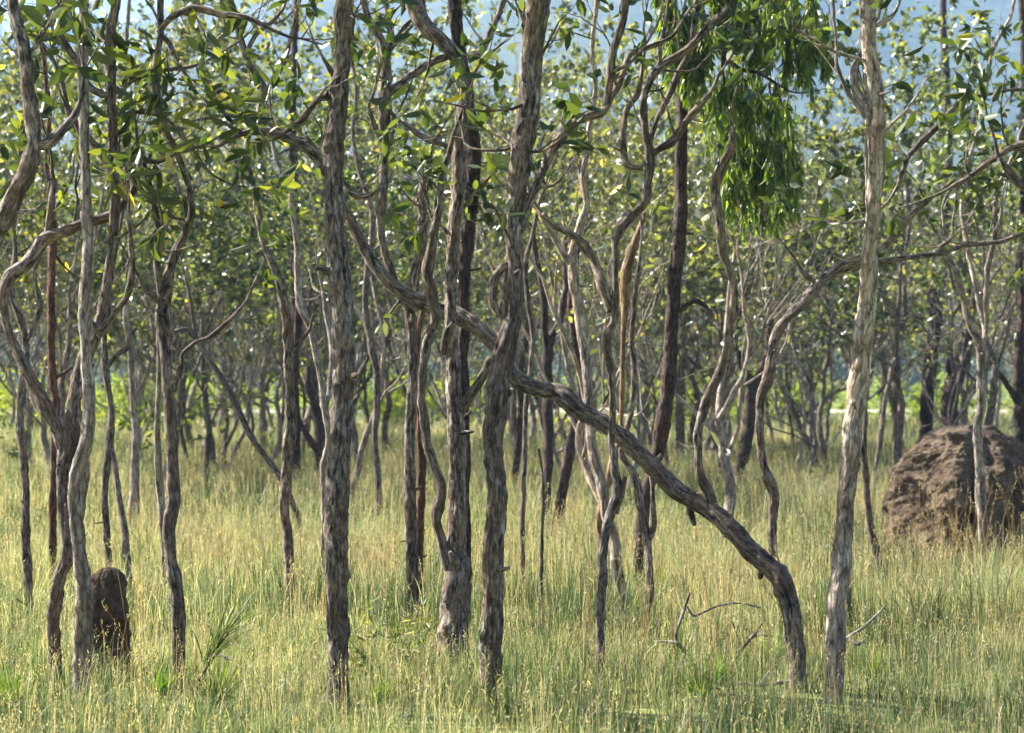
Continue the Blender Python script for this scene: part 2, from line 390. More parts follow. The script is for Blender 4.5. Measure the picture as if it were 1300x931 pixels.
r,b,s4,_ = tree('leaning_tree', 'long curved trunk leaning left from bottom right, passing behind the centre trunk', 884,
     [(1012,880,26,0),(1011,840,22,0),(1004,780,24,.02),(990,735,27,.05),(958,705,25,.12),(925,668,23,.18),(894,643,23,.25),(862,624,24,.3),(830,594,22,.36),(798,563,21,.42),(765,536,20,.48),(733,520,22,.52),(716,503,24,.55),(700,496,20,.58),(677,492,21,.6),(655,478,22,.62),(638,452,19,.66),(624,434,18,.7),(605,415,18,.74),(580,400,19,.8),(545,388,19,.85),(512,373,19,.9),(485,350,17,.94),(462,315,15,.98),(446,285,15,1.0),(430,250,15,1.0),(412,215,16,1.0),(395,192,15,1.0),(370,177,13,.95),(350,171,11,.9),(330,167,10,.85),(308,170,8,.8)],
     [[(903,640,15),(898,624,14),(889,604,12),(887,575,10),(886,550,10),(893,519,12),(910,482,13),(922,446,11),(928,410,9),(933,379,10),(927,345,10),(917,317,11),(914,275,11),(908,240,12),(916,212,12),(930,182,11),(929,160,5)],
      [(872,628,6),(879,655,7),(882,667,5)],
      [(310,170,7),(292,160,5),(270,150,4),(250,152,3)],[(318,168,6),(310,195,4),(306,225,3)]], crown=0, twig=1.3, wob=0, flare=1.2, leafL=.13,leafW=.05)
tree('gum_tree', 'broad based grey trunk just left of the centre trunk, forking low and bending at top', 872,
     [(574,870,52),(574,840,44),(577,780,36),(580,730,31),(580,690,27),(581,640,24),(580,560,21),(577,500,19),(573,430,17),(572,370,15),(577,290,17),(582,240,18),(584,190,17),(587,145,18),(592,112,17),(588,88,16),(578,72,16),(563,55,18),(543,38,20),(530,15,22),(521,-20,22)],
     [[(575,742,10),(566,715,12),(561,690,13),(555,655,13),(560,622,13),(550,590,12),(541,556,12),(538,520,12),(535,488,10),(539,448,10),(552,408,12),(547,370,14),(542,345,14),(549,310,11),(556,270,10),(562,225,8),(571,190,7),(578,165,6)],
      [(580,556,9),(584,528,10),(592,509,13),(610,482,12),(622,456,9)],[(563,450,7),(566,425,8),(575,410,7)]], crown=.8, twig=1.1, lean=.25, wob=.05)
tree('gum_tree', 'dark reddish fissured trunk close behind the broad based grey one', 815,
     [(588,800,22),(588,740,20),(589,650,17),(589,560,15),(588,500,14),(589,430,14),(590,350,15),(596,290,17),(600,240,18),(600,180,18),(594,130,17),(586,80,17),(580,40,17),(575,-20,17)], [], bark='dark', crown=.8, twig=.6)
tree('gum_tree', 'narrow straight stem left of the broad based trunk, its branch crossing to the top centre', 806,
     [(524,785,15),(523,740,15),(522,680,15),(520,600,14),(521,540,14),(524,470,13),(521,400,14),(508,375,13),(496,345,11),(485,305,11),(483,270,12),(487,230,12),(488,170,14),(488,130,15),(490,85,14),(486,58,13),(478,42,11),(467,22,9),(456,-20,8)],
     [[(523,392,12),(526,355,14),(532,320,13),(536,280,14),(535,250,12),(541,225,9),(545,205,5)],
      [(490,124,10),(508,108,11),(530,90,10),(552,77,10),(575,69,9),(600,73,10),(614,62,9),(625,35,8),(634,15,8),(645,-15,7)],
      [(490,75,10),(497,50,9),(492,20,7),(487,-15,6)],[(499,52,5),(515,33,5),(530,18,4),(545,-15,4)],
      [(496,143,5),(515,158,6),(535,172,7),(555,180,7),(572,187,6)],
      [(486,185,6),(473,152,6),(468,135,5),(474,118,4),(480,90,4)],
      [(481,240,5),(466,250,8),(452,248,8),(442,240,9),(430,225,9)]], crown=.8, wob=.06)
tree('gum_tree', 'thin reddish stem pressed against the right of the narrow straight stem', 790,
     [(533,765,11),(532,700,10),(536,620,10),(534,560,9),(532,500,8),(531,430,7),(540,380,6),(545,330,5)], [], bark='red', crown=0, twig=0, seg=12, flare=1.0)
# --- left cluster
tree('paperbark_tree', 'rough brown twisted stem at far left rising beside the whitish peeling stem', 884,
     [(72,880,20),(70,840,17),(69,780,17),(76,735,17),(86,705,17),(83,665,15),(80,625,17),(81,598,20),(88,570,20),(92,540,20),(95,500,18),(105,462,18),(122,425,16),(134,375,14),(141,325,13),(145,285,12),(146,245,12),(144,205,12),(143,165,12),(141,125,12),(140,75,13),(141,40,12),(145,18,12),(150,-20,12)],
     [[(82,590,16),(75,550,14),(56,513,15),(34,472,15),(18,440,13),(6,401,12),(3,378,13),(13,352,15),(37,330,17),(59,302,18),(87,291,14),(125,279,13),(145,268,12),(158,256,9),(171,240,8),(166,225,7),(158,213,6)],
      [(141,122,9),(128,119,9),(112,109,9),(99,84,9),(81,51,8),(62,20,9),(44,-15,9)],
      [(144,215,8),(136,207,9),(112,175,8),(89,146,7),(80,110,6),(72,85,5),(55,60,4)],
      [(146,205,6),(175,203,6),(200,206,5),(225,195,4),(245,190,3)],
      [(146,147,5),(175,142,5),(205,148,5),(225,165,5),(245,190,4),(262,215,4)],
      [(150,125,5),(165,105,5),(185,92,5),(215,88,5),(245,84,4),(275,70,3),(300,55,3)],
      [(100,390,5),(128,418,9),(148,395,8),(163,372,8),(168,340,7),(166,305,6)],
      [(59,305,8),(62,275,7),(68,240,7),(66,215,5)]], crown=.5, twig=2.0, leafL=.15, leafW=.048, brkinds=[(3,'grey')])
tree('paperbark_tree', 'whitish blue peeling stem at far left in front of the small termite mound', 890,
     [(104,885,26),(104,840,23),(106,790,22),(107,750,22),(102,715,18),(97,670,17),(96,620,18),(100,590,19),(108,569,18),(112,545,16),(113,500,16),(109,444,14),(109,395,17),(111,348,16),(111,301,14),(109,240,13),(107,180,12),(106,120,12),(105,60,12),(108,-20,11)], [[(99,672,8),(104,645,9),(108,612,9),(109,585,9)]], bark='pale', crown=.7, twig=.8, leafL=.12)
tree('paperbark_tree', 'thick grey limbed tree leaning in at the left edge below big dark leaves', 935,
     [(-95,930,44),(-90,800,40),(-80,650,36),(-62,480,32),(-38,370,30),(-14,310,28),(8,270,26),(30,228,24),(43,190,21),(40,150,18),(36,110,17),(33,75,16),(25,42,16),(17,10,13),(13,-20,12)],
     [[(48,184,12),(62,182,12),(78,168,12),(93,150,10),(102,130,7)],[(30,75,5),(48,55,5),(62,30,4),(75,5,3)]], crown=.8, twig=2.2, leafL=.14, leafW=.055)
tree('gum_tree', 'slender dark red trunk straight up between the left edge stems', 770,
     [(68,745,9),(67,661,9),(68,597,9),(71,519,11),(67,480,12),(65,430,10),(65,370,10),(67,310,11),(66,270,10),(64,240,8),(60,200,7),(62,150,6),(58,100,6),(50,40,5),(48,-15,5)], [[(70,480,5),(82,473,4),(92,466,3)]], bark='red', crown=.6, seg=14)
tree('gum_tree', 'single grey kinked trunk left of the sedge plant, forking at mid height', 878,
     [(229,874,18),(227,840,16),(226,760,16),(217,708,14),(214,670,17),(220,638,17),(219,582,15),(216,535,15),(213,488,12),(210,446,12),(207,410,18),(208,378,17),(215,348,13),(224,317,12),(234,298,10),(243,270,9),(240,240,8),(232,212,8),(218,180,8),(204,150,9),(198,110,9),(200,70,9),(204,35,9),(203,-20,9)],
     [[(206,392,10),(196,378,9),(184,366,7),(176,350,5)],[(206,380,12),(200,335,9),(203,305,9),(197,270,8),(190,235,7),(180,200,6)],
      [(222,498,6),(231,462,6),(231,450,5),(248,435,5),(265,429,6),(287,410,6),(305,391,4)],
      [(200,40,7),(222,20,8),(245,11,8),(280,18,8),(310,22,7),(335,32,6)],[(203,42,6),(215,55,6),(220,70,6)]], crown=.7, twig=1.2)
tree('gum_tree', 'thin pale stem hugging the left side of the grey kinked trunk', 790,
     [(207,765,7),(208,700,8),(205,640,10),(201,585,9),(200,550,7),(202,480,6),(201,426,5),(200,390,4)], [], bark='pale', crown=0, twig=0, seg=12)
tree('gum_tree', 'grey sapling stem at the left edge, bare and knobbly', 812,
     [(40,785,9),(36,734,11),(33,677,11),(32,613,10),(27,560,11),(25,530,9),(28,488,9),(32,450,9),(30,420,8),(20,390,9),(14,360,8),(20,320,6),(16,280,5),(24,230,5)], [[(30,440,6),(42,415,6),(50,385,6),(44,352,5),(52,320,4)]], crown=0, twig=1.0, seg=14)
tree('gum_tree', 'brown stem with a low fork rising just behind the small termite mound', 770,
     [(140,735,9),(136,677,9),(133,639,8),(135,598,9),(139,560,10),(141,520,8),(134,470,8),(133,432,7),(137,400,6),(141,350,6),(150,300,5),(160,250,5)], [[(140,562,6),(147,598,8),(152,636,8),(157,667,9),(161,705,9),(165,745,8),(167,772,7)],[(134,470,5),(147,452,6),(162,440,6),(164,430,4)]], crown=0, twig=1.2, seg=14)
tree('gum_tree', 'slim stem with white lower trunk, behind and right of the small mound', 712,
     [(168,680,11),(170,640,12),(171,600,11),(172,560,9),(171,530,9),(168,488,8),(165,441,8),(160,404,8),(163,360,7),(166,310,6),(160,260,6),(165,200,6),(158,140,5),(160,60,5),(165,-15,5)], [], bark='pale', crown=.6, seg=12)
# --- 300..420
tree('gum_tree', 'greyish sinuous stem left of the widest trunk, leaning left as it rises', 800,
     [(369,772,12),(369,740,12),(366,693,12),(361,645,12),(363,598,13),(368,560,15),(369,530,14),(367,490,12),(367,441,12),(363,400,12),(356,363,12),(345,332,11),(334,305,10),(328,270,9),(324,245,9),(318,222,8),(312,192,7),(318,165,7),(329,144,9),(335,117,10),(327,97,9),(315,80,8),(305,50,8),(298,20,7),(290,-20,7)],
     [[(334,122,6),(345,105,7),(358,85,7),(366,60,6),(376,20,5),(384,-15,5)],[(310,72,6),(325,45,6),(345,28,5),(360,10,4)],[(298,35,6),(280,48,6),(268,62,6),(262,50,5)],[(326,140,6),(345,160,5),(362,170,4)],[(368,450,5),(378,435,5),(392,420,4),(398,400,3)]], crown=.7, twig=1.4)
tree('gum_tree', 'pale narrow stem immediately left of the widest trunk', 760,
     [(410,740,10),(411,700,9),(412,640,9),(411,598,9),(417,560,8),(412,510,8),(403,457,8),(393,415,9),(380,385,9),(378,340,9),(376,300,8),(370,265,7),(368,235,7),(352,205,6),(345,170,5)], [[(412,520,6),(419,490,7),(421,440,7),(414,400,6),(410,370,5)]], bark='pale', crown=0, twig=1.2, seg=14)
tree('gum_tree', 'long thin stem slanting down rightwards toward the widest trunk base', 722,
     [(388,700,7),(385,683,7),(374,645,7),(355,606,8),(338,582,8),(320,556,8),(300,515,8),(280,478,8),(262,452,7),(245,425,8),(236,418,6),(222,421,5)], [[(250,432,5),(244,400,4),(240,372,4),(232,340,3)]], crown=0, twig=.8, seg=12)
tree('gum_tree', 'charred black stem curving left to right just left of the widest trunk', 636,
     [(407,618,9),(407,600,9),(404,575,9),(395,560,9),(385,545,8),(378,528,8),(373,500,6),(372,455,6),(374,400,6),(370,340,6)], [[(404,578,9),(407,550,9),(400,515,9),(392,490,8),(390,465,6)]], bark='dark', crown=0, twig=.8, seg=12)
tree('gum_tree', 'dark brown trunk showing behind the sinuous grey stem', 640,
     [(375,613,11),(376,580,12),(377,530,9),(375,470,9),(379,400,9),(377,340,10),(374,280,12),(373,220,11),(371,150,10),(372,100,9),(375,40,8),(378,-15,7)], [], bark='dark', crown=.6, seg=12)
tree('gum_tree', 'thin straight stem between the widest trunk and the narrow straight stem', 690,
     [(482,665,8),(482,655,8),(480,598,8),(476,556,8),(479,500,9),(478,470,9),(471,435,8),(464,390,8),(466,342,8),(472,300,7),(470,260,6),(455,215,6),(448,170,5),(452,120,5),(445,60,5),(440,-15,4)], [], bark='grey', crown=.6, seg=12)
# --- centre right
tree('paperbark_tree', 'bluish slim twisted stem ending in a leaning fork, right of centre', 884,
     [(762,880,15),(762,840,12),(762,788,11),(765,740,10),(765,702,11),(771,667,12),(779,640,12),(784,620,13),(779,585,10),(776,555,9),(777,510,9),(776,470,10),(770,440,12),(772,424,13),(780,405,9),(782,363,8),(782,315,9),(788,292,12),(806,272,11),(820,252,12),(823,223,11),(825,193,12),(820,168,9),(817,130,8),(826,102,9),(845,81,10),(875,60,10),(902,33,10),(923,12,11),(932,-20,11)],
     [[(824,185,6),(833,155,7),(846,128,8),(858,100,8),(869,78,7),(880,48,7),(885,-15,6)],
      [(826,196,7),(838,190,8),(850,183,10),(866,162,10),(885,138,9),(902,117,6)],
      [(776,395,11),(766,365,13),(757,338,11),(746,320,10),(733,304,9),(715,292,9),(702,285,8),(688,272,7)],
      [(782,652,7),(789,628,6),(794,605,5)],
      [(816,215,6),(800,212,8),(793,200,9),(790,175,9),(794,145,8),(808,120,7),(814,95,6),(817,75,5)],
      [(826,108,5),(837,80,5),(838,55,5),(845,30,4),(850,-15,4)]], bark='grey', crown=.7, twig=1.2, wob=.06)
tree('dead_tree', 'bare ochre dead stem with peeled bark, right of centre behind the bluish one', 760,
     [(766,715,9),(762,680,9),(763,645,9),(772,610,10),(778,585,10),(786,560,7),(789,520,6),(790,457,6),(792,410,8),(794,370,14),(796,345,14),(802,320,13),(809,300,10),(815,283,7),(818,270,4)], [], bark='ochre', crown=0, twig=0, seg=16, broken=True)
tree('gum_tree', 'pale sunlit trunk right of the leaning trunk break, snaking down to a sunlit foot', 800,
     [(792,772,12),(789,750,13),(784,727,15),(779,683,14),(768,645,15),(762,607,14),(752,566,12),(748,519,13),(747,488,11),(740,441,14),(733,395,12),(729,360,12),(727,332,13),(730,308,10),(738,285,10),(745,260,9),(740,232,9),(744,195,7),(750,150,7),(756,110,6),(752,60,6),(760,-15,6)],
     [[(726,335,9),(717,325,9),(702,301,7),(690,280,6)]], bark='pale', crown=.6, twig=1.2)
tree('ironbark_tree', 'black straight leaning trunk carrying the weeping leaves, right of centre', 762,
     [(812,735,15),(813,700,15),(817,645,15),(828,600,16),(836,572,17),(840,545,19),(849,488,18),(852,426,17),(855,379,17),(860,332,18),(864,286,16),(864,210,15),(866,150,15),(865,114,16),(875,84,13),(879,50,12),(886,-20,12)],
     [[(884,5,8),(905,-12,8),(928,2,8),(937,25,7),(930,50,6),(919,70,6),(917,90,4)],
      [(886,-15,9),(930,-55,8),(975,-48,7),(1010,-38,6),(1040,-30,4)],
      [(919,72,5),(940,88,5),(965,94,4),(995,112,3)],
      [(862,396,6),(880,382,6),(896,388,5),(905,400,3)]], bark='dark', crown=.6, twig=.7, wob=.05)
tree('gum_tree', 'grey forked stem in front of the foot of the black leaning trunk', 806,
     [(825,778,9),(825,740,9),(821,677,10),(814,640,11),(808,612,11),(797,590,9),(789,570,8),(800,530,7),(805,480,7),(802,430,6),(806,380,6),(812,330,5)], [[(822,690,6),(829,665,7),(828,620,6),(824,585,6)]], crown=0, twig=.8, seg=14)
tree('ironbark_tree', 'black stem slanting right, left of the leaning trunk middle', 700,
     [(706,680,14),(709,655,14),(716,613,14),(724,566,13),(732,530,11),(738,495,9),(735,460,9),(728,420,9),(724,380,8),(732,330,7)], [], bark='dark', crown=0, twig=.8, seg=14)
tree('ironbark_tree', 'upright dark brown trunk just right of the centre trunk, below the limb break', 690,
     [(693,665,12),(694,620,12),(697,560,13),(695,500,14),(694,457,14),(699,430,10),(710,408,9),(718,375,8),(716,340,6)], [[(694,455,9),(692,420,9),(690,380,9),(684,345,8),(678,310,7)]], bark='dark', crown=0, twig=.8, seg=14)
tree('gum_tree', 'very thin pale stem just right of the centre trunk foot', 760,
     [(664,727,6),(663,655,7),(666,582,7),(667,530,6),(672,480,6),(676,430,6),(670,380,6),(668,330,6),(676,300,5),(684,260,5)], [], crown=0, twig=.6, seg=10)
tree('ironbark_tree', 'short dark stem half hidden behind the centre trunk', 660,
     [(651,635,9),(654,610,9),(658,566,9),(662,520,9),(660,470,8),(668,430,7),(664,380,7)], [], bark='dark', crown=0, twig=.5, seg=10)
tree('gum_tree', 'thin twig like stem rising in the grass between centre trunk and leaning trunk', 800,
     [(686,770,4),(687,735,5),(688,680,4),(690,640,4),(688,600,3),(684,570,3)], [], crown=0, twig=0, seg=8)
tree('ironbark_tree', 'dark forked tree mid distance below the weeping leaves', 645,
     [(933,625,10),(936,610,12),(941,588,14),(948,560,16),(951,520,15),(954,495,14),(948,475,9),(940,455,8),(934,425,7),(940,395,6)], [[(955,496,10),(966,470,9),(974,450,8),(976,420,7),(985,390,5)]], bark='dark', crown=0, twig=1.0, seg=14)
tree('gum_tree', 'brown zigzag tree whose limb sweeps right behind the pale trunk and off the right edge', 770,
     [(983,745,11),(982,700,11),(981,660,12),(982,629,15),(973,604,14),(966,570,10),(964,540,10),(966,504,11),(978,475,14),(980,444,12),(986,424,13),(1002,402,12),(1022,381,14),(1042,358,14),(1064,340,12),(1085,329,11),(1116,320,10),(1131,306,9),(1150,280,9),(1168,262,8),(1182,252,5)],
     [[(1035,366,9),(1052,351,9),(1068,344,9),(1087,337,9),(1115,333,9),(1147,328,7),(1184,323,7),(1215,315,6),(1240,310,6),(1271,307,6),(1310,294,6)],
      [(1183,323,4),(1196,312,5),(1208,300,4),(1210,280,3)],[(1108,332,5),(1100,310,5),(1098,290,4)],
      [(1040,360,5),(1022,350,5),(1010,330,4),(995,310,3)]], crown=0, twig=1.4, wob=.05, lean=-.2)
tree('gum_tree', 'thin stem standing directly before the big termite mound, forking above it', 762,
     [(1249,735,9),(1248,715,10),(1247,661,12),(1244,607,13),(1241,555,12),(1246,520,11),(1246,488,11),(1244,440,11),(1232,416,9),(1225,388,8),(1218,357,7),(1206,329,6),(1200,300,5)],
     [[(1246,440,7),(1251,420,7),(1242,385,6),(1231,332,6),(1225,295,6),(1221,260,5),(1228,210,5),(1240,170,5),(1250,120,5),(1262,60,5),(1282,25,5),(1290,-15,4)],
      [(1251,425,7),(1251,395,7),(1253,348,7),(1262,301,7),(1264,265,6),(1270,230,5),(1285,200,4)],[(1260,310,4),(1268,290,5),(1272,265,4)]], bark='pale', crown=.6, twig=1.2, seg=16)
tree('ironbark_tree', 'tall black trunk left of the twisted one behind the big mound', 602,
     [(1174,590,17),(1175,550,17),(1179,488,17),(1186,426,17),(1189,379,15),(1195,332,14),(1199,290,12),(1203,240,11),(1205,190,10),(1203,135,10),(1200,75,10),(1198,30,8),(1197,-20,8)], [[(1187,385,5),(1178,378,5),(1180,370,4),(1192,360,4),(1200,350,3)]], bark='dark', crown=.6, seg=16, leafL=.14, leafW=.06)
tree('ironbark_tree', 'thick twisted dark trunk rising behind the top of the big mound', 606,
     [(1206,590,24),(1206,544,22),(1208,500,22),(1218,463,22),(1228,438,18),(1229,410,15),(1233,370,13),(1226,320,11),(1232,270,10),(1228,210,9),(1235,160,8)], [[(1212,478,12),(1204,468,9),(1203,455,6)]], bark='dark', crown=0, twig=1.2, seg=16, leafL=.14, leafW=.06)
tree('gum_tree', 'blue grey trunk at the right edge above the big mound', 640,
     [(1299,615,15),(1296,560,15),(1295,500,15),(1294,450,13),(1298,400,12),(1294,340,10),(1300,280,9),(1296,200,8),(1300,100,8),(1296,-15,7)],
     [[(1296,520,8),(1286,500,8),(1271,479,7),(1256,458,5)]], bark='dark', crown=.6, seg=14, leafL=.14)
tree('gum_tree', 'crooked thin stem with a leaning foot between the pale trunk and the big mound', 762,
     [(1123,740,7),(1120,725,8),(1112,699,10),(1103,655,9),(1099,604,8),(1096,566,8),(1099,530,7),(1094,500,6),(1108,470,5)], [], crown=0, twig=.6, seg=12)
tree('gum_tree', 'thin grey stem left of the big mound, upright with an open forked top', 622,
     [(1136,600,7),(1137,566,8),(1137,520,8),(1137,470,8),(1137,435,8),(1142,415,7),(1149,395,6),(1148,332,6),(1155,280,5),(1150,230,5)], [[(1138,440,5),(1147,410,6),(1160,402,5),(1172,405,4)],[(1137,445,6),(1128,480,5),(1116,500,4)]], crown=0, twig=1.3, seg=12)
tree('gum_tree', 'hooked thin stem half hidden beside the pale trunk on its right', 650,
     [(1111,626,5),(1112,591,6),(1118,556,6),(1122,520,6),(1128,490,6),(1136,455,5)], [], crown=0, twig=.8, seg=10)
tree('gum_tree', 'thin stem emerging low at the right side of the pale trunk foot', 815,
     [(1077,770,9),(1077,740,8),(1079,700,6),(1081,650,5)], [], crown=0, twig=0, seg=10)
tree('gum_tree', 'pale mid distance trunk with broken forks right of the black leaning trunk', 610,
     [(862,580,12),(863,550,12),(864,488,12),(868,450,10),(866,420,8),(878,380,7),(884,330,6)], [[(867,450,6),(882,428,6),(895,410,5),(905,402,4)]], bark='grey', crown=0, twig=1.2, seg=12, leafL=.14)
tree('gum_tree', 'crooked limbed tree at top right holding the dark leaf clump', 800,
     [(1370,790,26),(1372,700,24),(1378,560,22),(1370,430,20),(1352,330,18),(1340,250,16),(1330,190,14),(1338,120,12),(1330,40,11),(1335,-20,10)],
     [[(1352,330,9),(1320,262,9),(1290,230,9),(1278,215,8),(1268,200,6)],[(1336,200,9),(1300,182,8),(1261,202,8),(1240,218,7),(1225,229,6),(1205,240,4)],
      [(1335,130,5),(1297,114,4),(1261,119,4),(1231,126,5),(1210,138,6),(1183,168,8),(1165,186,8),(1153,199,8),(1145,220,7),(1140,234,5)]], crown=.7, twig=2.2, leafL=.14, leafW=.055)

# ------------------------------------------------------------------ weeping foliage on the black trunk
wt = [o for o in C.objects if o.get('label', '').startswith('black straight leaning')][0]
wb = np.array(wt.location); gw = np.random.default_rng(5); wtw = MB(); LP = []; LDr = []
Dw = depth_of(762)
def strand(x, y0, y1, dd):
    n = 9; xs = x + np.cumsum(gw.normal(size=n)) * 1.6; ys = np.linspace(y0, y1, n)
    D = Dw + dd + np.cumsum(gw.normal(size=n)) * .012
    P = np.array([W(a, b, c) for a, b, c in zip(xs, ys, D)])
    tube(wtw, P, np.linspace(.0035, .0015, n), 4, close=False)
    m = int(max(4, (y1 - y0) * .42)); t = gw.uniform(.1, 1, m) * (n - 1); i = np.minimum(t.astype(int), n - 2)
    LP.extend(P[i] + (P[i + 1] - P[i]) * (t - i)[:, None]); LDr.extend(gw.normal(size=(m, 3)) * .28 + np.array([0, 0, -1]))
CL = [(905,105),(925,95),(948,100),(975,112),(998,125),(915,150),(940,160),(968,165),(992,180),(930,205),(955,222),(982,215),(1005,205),(965,180),(945,130),
      (990,-30),(1010,-10),(1030,0),(1042,20),(1000,30),(1022,40),(985,5),(885,-30),(905,-15),(930,-20),(955,-25),(975,0),(940,10),(895,20),(845,-25),(865,10),(850,40),(880,60),(960,40)]
for (cx, cy) in CL:
    dz = gw.uniform(-.5, .5)
    for k in range(int(gw.integers(10, 17))):
        strand(cx + gw.normal() * 7, cy + gw.normal() * 8, cy + gw.uniform(28, 82), dz + gw.uniform(-.12, .12))
wtw.build('hanging_twigs', BK['dark'], wt, wb)
lm = MB(); leaves(lm, np.array(LP), np.array(LDr), .115, .021, seed=3, curl=.15); lm.build('weeping_foliage', LW, wt, wb)

# ------------------------------------------------------------------ background woodland
GRP = 'slender trees crowding the woodland behind'
def proto(seed, kind, leafy=17):
    g = np.random.default_rng(seed)
    H = g.uniform(1.3, 2.7)
    gr = Grower(seed + 50, .105, .056, .30, .10)
    r0 = g.uniform(.034, .062)
    n = 22; P = [np.array([0, 0, -.15])]; d = unit(np.array([g.normal() * .12, g.normal() * .12, 1]))
    for i in range(n):
        d = unit(d + g.normal(size=3) * np.array([.13, .13, .03]) + np.array([0, 0, .12])); P.append(P[-1] + d * (H / n))
    P = catmull(np.array(P), .05); R = r0 * np.linspace(1.2, .75, len(P))
    mb = MB(); tube(mb, P, R, 10, bark=.8, bseed=g.uniform(0, 30), close=False)
    for k in range(5):
        i = len(P) - 1 if k < 2 else int(len(P) * g.uniform(.45, .95))
        dd = unit(np.array([g.normal() * .6, g.normal() * .6, 1.1 if k < 3 else .5]))
        gr.limb(P[i], dd, g.uniform(1.7, 2.7), R[i] * (.75 if k < 2 else .5), 0, 3, 4, leafy, 7, .3)
    tw = gr.mb
    # limbs belong to the trunk mesh
    mb.v += tw.v; 
    for k in (3, 4): mb.f[k] += [f + mb.n for f in tw.f[k]]
    mb.a += tw.a; mb.b += tw.b; mb.n += tw.n
    return mb, gr
placed = list(TREES)
def far_ok(x, y, dmin):
    return all((x - a) ** 2 + (y - b) ** 2 > dmin ** 2 for a, b in placed)
protos = []
for k in range(15):
    mb, gr = proto(100 + k, k, 13 if k < 12 else 2)
    bark = ['grey', 'pale', 'grey', 'dark', 'grey', 'pale', 'grey', 'grey', 'pale', 'grey', 'dark', 'grey', 'pale', 'pale', 'grey'][k]
    root = empty('woodland_tree', (0, 0, 0), 'slender tree in the blurred crowd behind the nearer trunks', 'tree', GRP)
    t = mb.build('trunk', BK[bark], root, (0, 0, 0)); lm = MB(); gr.leafmesh(lm); c = lm.build('crown', LB, root, (0, 0, 0))
    protos.append((root, t, c))
gb = np.random.default_rng(77); used = set(); cnt = 0
zones = [(23, 34, 20, 1.4), (34, 50, 54, 1.3), (50, 75, 44, 1.6), (75, 98, 26, 1.8), (98, 150, 8, 2.0), (17, 46, 30, 1.0)]
for (d0, d1, num, dm) in zones:
    for k in range(num):
        for tr in range(30):
            D = gb.uniform(d0, d1); x = gb.uniform(-1, 1) * (.268 * D * 1.12 + 1.0)
            px = 650 + x / D * F
            if D < 26 and px > 1080: continue
            if far_ok(x, D, dm): break
        placed.append((x, D)); i = (12 + int(gb.integers(3)) if ((gb.random() < .4 and D < 50) or d1 == 46) else int(gb.integers(12))) if cnt >= 15 else cnt; cnt += 1
        root, t, c = protos[i]
        if i in used:
            r2 = root.copy(); C.objects.link(r2)
            for ch in (t, c):
                q = ch.copy(); C.objects.link(q); q.parent = r2
        else: r2 = root; used.add(i)
        r2.location = (x, D, 0); r2.rotation_euler = (gb.normal() * .04, gb.normal() * .04, gb.uniform(0, 6.28))
        s_ = gb.uniform(.85, 1.3) * (1.15 if 34 < D < 75 else 1); r2.scale = (s_, s_, s_ * gb.uniform(.95, 1.15))

for k in range(26):
    if k < 3:
        gs = np.random.default_rng(300 + k); gr = Grower(310 + k, .11, .055, .3, .02)
        sroot = empty('woodland_shrub', (0, 0, 0), 'waist to head high yellow green bush at the far side of the woodland', 'shrub', 'bushes at the far side of the woodland')
        for q in range(11):
            a = gs.uniform(0, 6.28); gr.limb(np.array([0, 0, -.05]), np.array([math.cos(a) * .7, math.sin(a) * .7, gs.uniform(.4, 1.2)]), gs.uniform(.9, 1.5), .022, 1, 3, 5, 16, 5, .3)
        st_ = gr.mb.build('stems', BK['grey'], sroot, (0, 0, 0)); lm = MB(); gr.leafmesh(lm, .3); lf_ = lm.build('leaves', LS, sroot, (0, 0, 0)); shr = globals().setdefault('SHR', []); shr.append((sroot, st_, lf_)); r2 = sroot
    else:
        a0, b0, c0 = SHR[k % 3]; r2 = a0.copy(); C.objects.link(r2)
        for ch in (b0, c0):
            q_ = ch.copy(); C.objects.link(q_); q_.parent = r2
    D = gb.uniform(62, 125); r2.location = (gb.uniform(-1, 1) * (.27 * D + 1), D, 0); r2.rotation_euler = (0, 0, gb.uniform(0, 6.28)); z_ = gb.uniform(.9, 1.6); r2.scale = (z_ * 1.2, z_ * 1.2, z_)

# far scrub across the road, and the far-off wood
def blobs(name, mat_, items, nleaf, size, seed, label, flat=.7):
    g = np.random.default_rng(seed); mb = MB(); PP = []; DD = []
    for (x, y, z0, rx, rz) in items:
        n = nleaf; d = g.normal(size=(n, 3)); d /= np.linalg.norm(d, axis=1)[:, None]
        lump = 1 + .35 * vnoise(d * 2.3 + x)
        r = g.uniform(.45, 1, n) ** .5 * lump
        PP.append(np.stack([x + d[:, 0] * r * rx, y + d[:, 1] * r * rx, z0 + rz + d[:, 2] * r * rz], 1)); DD.append(d + g.normal(size=(n, 3)) * .7)
    leaves(mb, np.concatenate(PP), np.concatenate(DD), size, size * .6, seed=seed)
    o = mb.build(name, mat_); tag(o, label, 'vegetation', kind='stuff'); return o
g = np.random.default_rng(9)
def hill(x, y):
    r = np.clip((y - 330) / 1250, 0, 1); s = r * r * (3 - 2 * r)
    ridge = 365 + 105 * np.exp(-((x - 120) / 330) ** 2) - 150 * np.exp(-((x + 480) / 300) ** 2) - 140 * np.exp(-((x - 480) / 160) ** 2) + 28 * np.sin(x * .011 + 1) + 14 * np.sin(x * .031)
    rough = 18 * np.sin(x * .021 + y * .006) + 10 * np.sin(x * .05 - y * .02)
    return s * (ridge + rough * 1.6 * r) 
items = [(x, y, -.4, g.uniform(1.5, 3.2), g.uniform(.8, 2.2)) for x, y in zip(g.uniform(-62, 62, 90), g.uniform(176, 205, 90))]
blobs('scrub', LS, items, 420, .30, 4, 'bright green scrub beyond the pale road')
items = []
